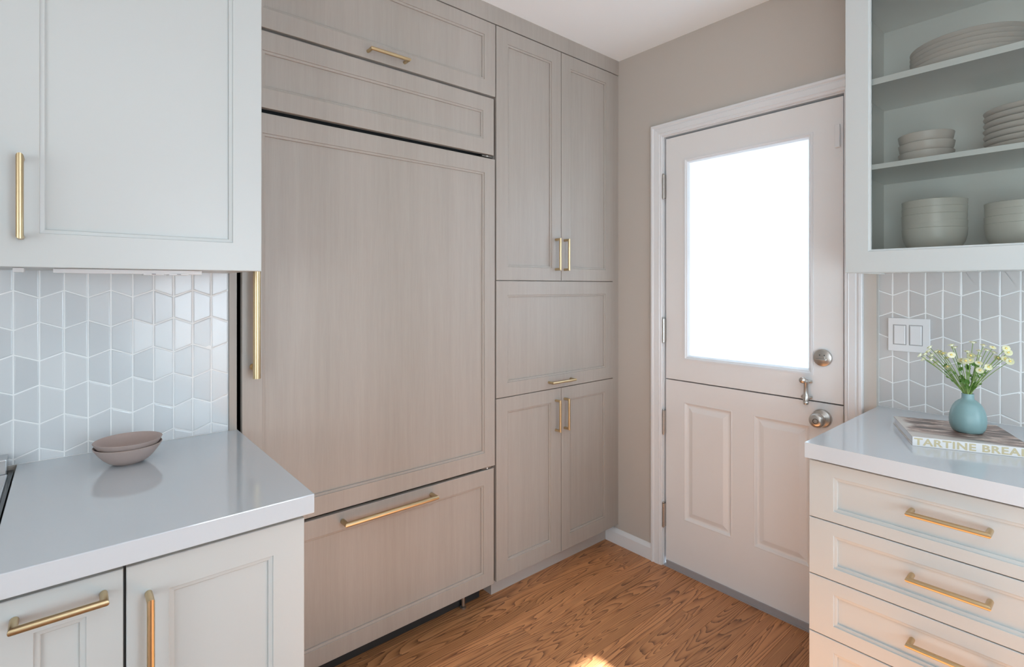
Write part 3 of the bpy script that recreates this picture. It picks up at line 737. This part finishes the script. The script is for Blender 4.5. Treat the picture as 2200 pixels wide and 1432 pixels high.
# ------------------------------------------------------------------ vase and flowers
VX, VY, VZ = 1.882, .2745, .9142 + BT + .0003
vp = [(0, .002), (.024, .001), (.0285, 0), (.0320, .002), (.0362, .009), (.0392, .019), (.0402, .030), (.0396, .043), (.0372, .056), (.0328, .069), (.0270, .079), (.0200, .0855), (.0152, .0885), (.0136, .092), (.0134, .1010), (.0138, .1035),
      (.0132, .1048), (.0118, .1040), (.0114, .0990), (.0118, .090), (.0180, .083), (.030, .068), (.036, .045), (.034, .015), (.026, .006), (0, .006)]
vs_ = smooth_by_angle(obj('vase', lathe(vp, 64), M['vase'], None, True, (VX, VY, VZ)), 60)
tag(vs_, 'small round teal vase with a short neck standing on the book', 'vase')
mouth = Vector((VX, VY, VZ + .104))
# flower heads: position of each head and how it is turned ('s' side-on, 'u' seen from below, 'm' half, 'f' towards the room)
heads = [(1.8939, 0.3816, 1.1363, 's'), (1.9133, 0.3766, 1.1244, 's'), (1.8950, 0.3594, 1.1610, 's'), (1.9238, 0.3679, 1.1471, 's'),
         (1.9137, 0.3735, 1.1386, 's'), (1.9156, 0.3589, 1.1355, 's'), (1.8971, 0.3566, 1.1255, 's'), (1.9179, 0.3495, 1.1135, 's'),
         (1.9017, 0.3460, 1.1494, 's'), (1.8669, 0.3318, 1.1520, 'm'), (1.8838, 0.3265, 1.1466, 'm'), (1.9074, 0.3135, 1.1702, 's'),
         (1.9112, 0.3075, 1.1635, 's'), (1.8489, 0.3039, 1.1488, 'f'), (1.9102, 0.3234, 1.1325, 'm'), (1.8726, 0.3152, 1.1118, 'm'),
         (1.9215, 0.2695, 1.1805, 'u'), (1.8795, 0.2752, 1.1579, 'u'), (1.8569, 0.2648, 1.1497, 'f'), (1.8507, 0.2654, 1.1380, 'f'),
         (1.8422, 0.2730, 1.1360, 'f'), (1.8460, 0.2822, 1.1352, 'f'), (1.8798, 0.2422, 1.1775, 'u'), (1.9199, 0.2412, 1.1623, 'u'),
         (1.8980, 0.2537, 1.1599, 'u'), (1.9030, 0.2568, 1.1451, 'u'), (1.8874, 0.2249, 1.1727, 'm'), (1.8981, 0.2240, 1.1584, 'u'),
         (1.8626, 0.2125, 1.1483, 'm'), (1.8473, 0.2285, 1.1245, 'f'), (1.8492, 0.2457, 1.1137, 'f'), (1.8229, 0.1918, 1.1786, 'f'),
         (1.8320, 0.1888, 1.1680, 'f'), (1.8366, 0.1953, 1.1510, 'f'), (1.8340, 0.1860, 1.1454, 'f'), (1.8633, 0.2497, 1.1308, 'm')]
def bez(a, b, c, n=7):
    return [a * (1 - t) ** 2 + b * 2 * t * (1 - t) + c * t * t for t in [k / n for k in range(n + 1)]]
def petals_mesh(R):
    bm = bmesh.new(); n = 15
    lathe([(0, -.0028), (R * .30, -.0026), (R * .50, -.0010), (R * .52, .0004), (0, .0006)], 12, (0, 0, 0), bm)
    for k in range(n):
        a = 2 * PI * k / n; ca, sa = math.cos(a), math.sin(a); wd = R * .22
        dz = random.uniform(-.0006, .0006)
        def P(r, t, z): return bm.verts.new((r * ca - t * sa, r * sa + t * ca, z))
        q = [P(R * .28, -wd * .5, .0006), P(R * .70, -wd, .0010 + dz), P(R * .96, -wd * .6, .0002 + dz), P(R * .96, wd * .6, .0002 + dz), P(R * .70, wd, .0010 + dz), P(R * .28, wd * .5, .0006)]
        g = bm.faces.new(q); r = bmesh.ops.solidify(bm, geom=[g], thickness=.0004)
    return bm
def stem_leaf(base, d, L, wd):
    """a lobed leaf built as a thin folded blade"""
    bm = bmesh.new(); d = d.normalized(); s = d.cross(Vector((-1, 0, .3))).normalized(); up = s.cross(d)
    outl = [(0, .05), (.18, .35), (.30, .9), (.40, .45), (.55, 1.0), (.66, .40), (.80, .6), (.88, .22), (1, 0.02)]
    mid = [bm.verts.new(base + d * L * t + up * (-.10 * L * t * t)) for t, _ in outl]
    for sg in (-1, 1):
        ed = [bm.verts.new(base + d * L * t + s * wd * w_ * sg + up * (.12 * wd - .10 * L * t * t)) for t, w_ in outl]
        for k in range(len(outl) - 1): bm.faces.new((mid[k], mid[k + 1], ed[k + 1], ed[k]))
    bmesh.ops.solidify(bm, geom=bm.faces[:], thickness=.0003)
    return bm
petal_mesh = {}
n_h = len(heads)
_ya = math.radians(49.4727)
def across(p): return (p[0] * math.sin(_ya) - p[1] * math.cos(_ya)) / (p[0] * math.cos(_ya) + p[1] * math.sin(_ya))
rank = {i: r for r, i in enumerate(sorted(range(n_h), key=lambda i: across(heads[i])))}
ONES = 'first second third fourth fifth sixth seventh eighth ninth tenth eleventh twelfth thirteenth fourteenth fifteenth sixteenth seventeenth eighteenth nineteenth'.split()
def nth(r, n):
    if r == 0: return 'leftmost'
    if r == n - 1: return 'rightmost'
    def word(k): return ONES[k - 1] if k < 20 else ('twentieth' if k == 20 else 'twenty-' + ONES[k - 21])
    return (word(r + 1) + ' from the left') if r < n / 2 else (word(n - r) + ' from the right')
LOOK = {'s': 'seen side-on', 'u': 'seen from below', 'm': 'half turned', 'f': 'facing the room'}
for i, (x, y, z, kind) in enumerate(heads):
    hd = Vector((x, y, z)); side = (y - VY)
    fl_ = thing('flower', f'cream daisy {LOOK[kind]}, {nth(rank[i], n_h)} in the teal vase', 'flower', (0, 0, 0), 0, 'daisies in the teal vase')
    ang = math.atan2(y - VY, x - VX) + random.uniform(-.5, .5); rr = random.uniform(.002, .0095)
    p1 = mouth + Vector((math.cos(ang) * rr, math.sin(ang) * rr, -.003))
    p0 = Vector((VX - math.cos(ang) * .006, VY - math.sin(ang) * .006, VZ + .045))
    ctrl = p1.lerp(hd, .5) + Vector((0, -side * .10, .006))
    pts = [p0] + bez(p1, ctrl, hd)
    tube(pts, .0008, 6, bm=(sb := bmesh.new()), radii=[.0011] * 3 + [.0009] * 3 + [.0008] * (len(pts) - 6))
    st = obj('stem', sb, M['stem'], fl_, True)
    td = (pts[-1] - pts[-2]).normalized()
    face = {'s': td, 'u': (td + Vector((.25, 0, .5))), 'm': td + Vector((-.7, -.1, .25)), 'f': td * .45 + Vector((-1.0, -.25, .25))}[kind].normalized()
    q = Vector((0, 0, 1)).rotation_difference(face)
    R = {'s': .0092, 'u': .0088, 'm': .0086, 'f': .0090}[kind] * random.uniform(.92, 1.08)
    key = i % 5
    if key not in petal_mesh:
        o = obj('petals', petals_mesh(1.0 * .0068), M['petal'], fl_); petal_mesh[key] = o.data
    else:
        o = bpy.data.objects.new('petals', petal_mesh[key]); C.objects.link(o); o.parent = fl_
    o.matrix_local = Matrix.LocRotScale(hd + face * .0016, q, Vector((R / .0068,) * 3))
    if 'eye' not in petal_mesh:
        e = obj('flower_centre', lathe([(0, .0005), (.0020, .0006), (.0021, .0013), (.0014, .0020), (0, .0022)], 12), M['pollen'], fl_, True); petal_mesh['eye'] = e.data
    else:
        e = bpy.data.objects.new('flower_centre', petal_mesh['eye']); C.objects.link(e); e.parent = fl_
    e.matrix_local = Matrix.LocRotScale(hd + face * .0016, q, Vector((R / .0068,) * 3))
    # leaves on some stems
    nl = (2 if kind in 'fm' else 1) if i % 2 == 0 else 1
    for q_ in range(nl):
        t = random.choice((3, 4, 5)) if q_ == 0 else 2
        b0 = pts[min(t, len(pts) - 2)]; dd = Vector((random.uniform(-.7, .2), random.uniform(-.9, .9), random.uniform(.15, .9)))
        big = abs(side) < .04
        obj('leaf', stem_leaf(b0, dd, random.uniform(.014, .023) if big else random.uniform(.010, .015), random.uniform(.005, .008) if big else .0028), M['leaf'], fl_)

# ------------------------------------------------------------------ ceiling vent (seen only as a reflection in the glass door)
vt = thing('ceiling_vent', 'white slatted ceiling vent', 'vent', (0, 0, 0))
bm = bmesh.new(); rect_loft(bm, [(-.40, -.10, .28, .58, CEI), (-.40, -.10, .28, .58, CEI - .008), (-.385, -.115, .295, .565, CEI - .010), (-.375, -.125, .305, .555, CEI - .006)], False)
obj('frame', bm, M['trim'], vt)
for k in range(12):
    bm = bx(-.372 + k * .0208, -.372 + k * .0208 + .010, .306, .554, CEI - .0085, CEI - .0060); obj('slat', bm, M['trim'], vt)
obj('duct', bx(-.374, -.126, .306, .554, CEI - .0012, CEI - .0002), M['slot'], vt)
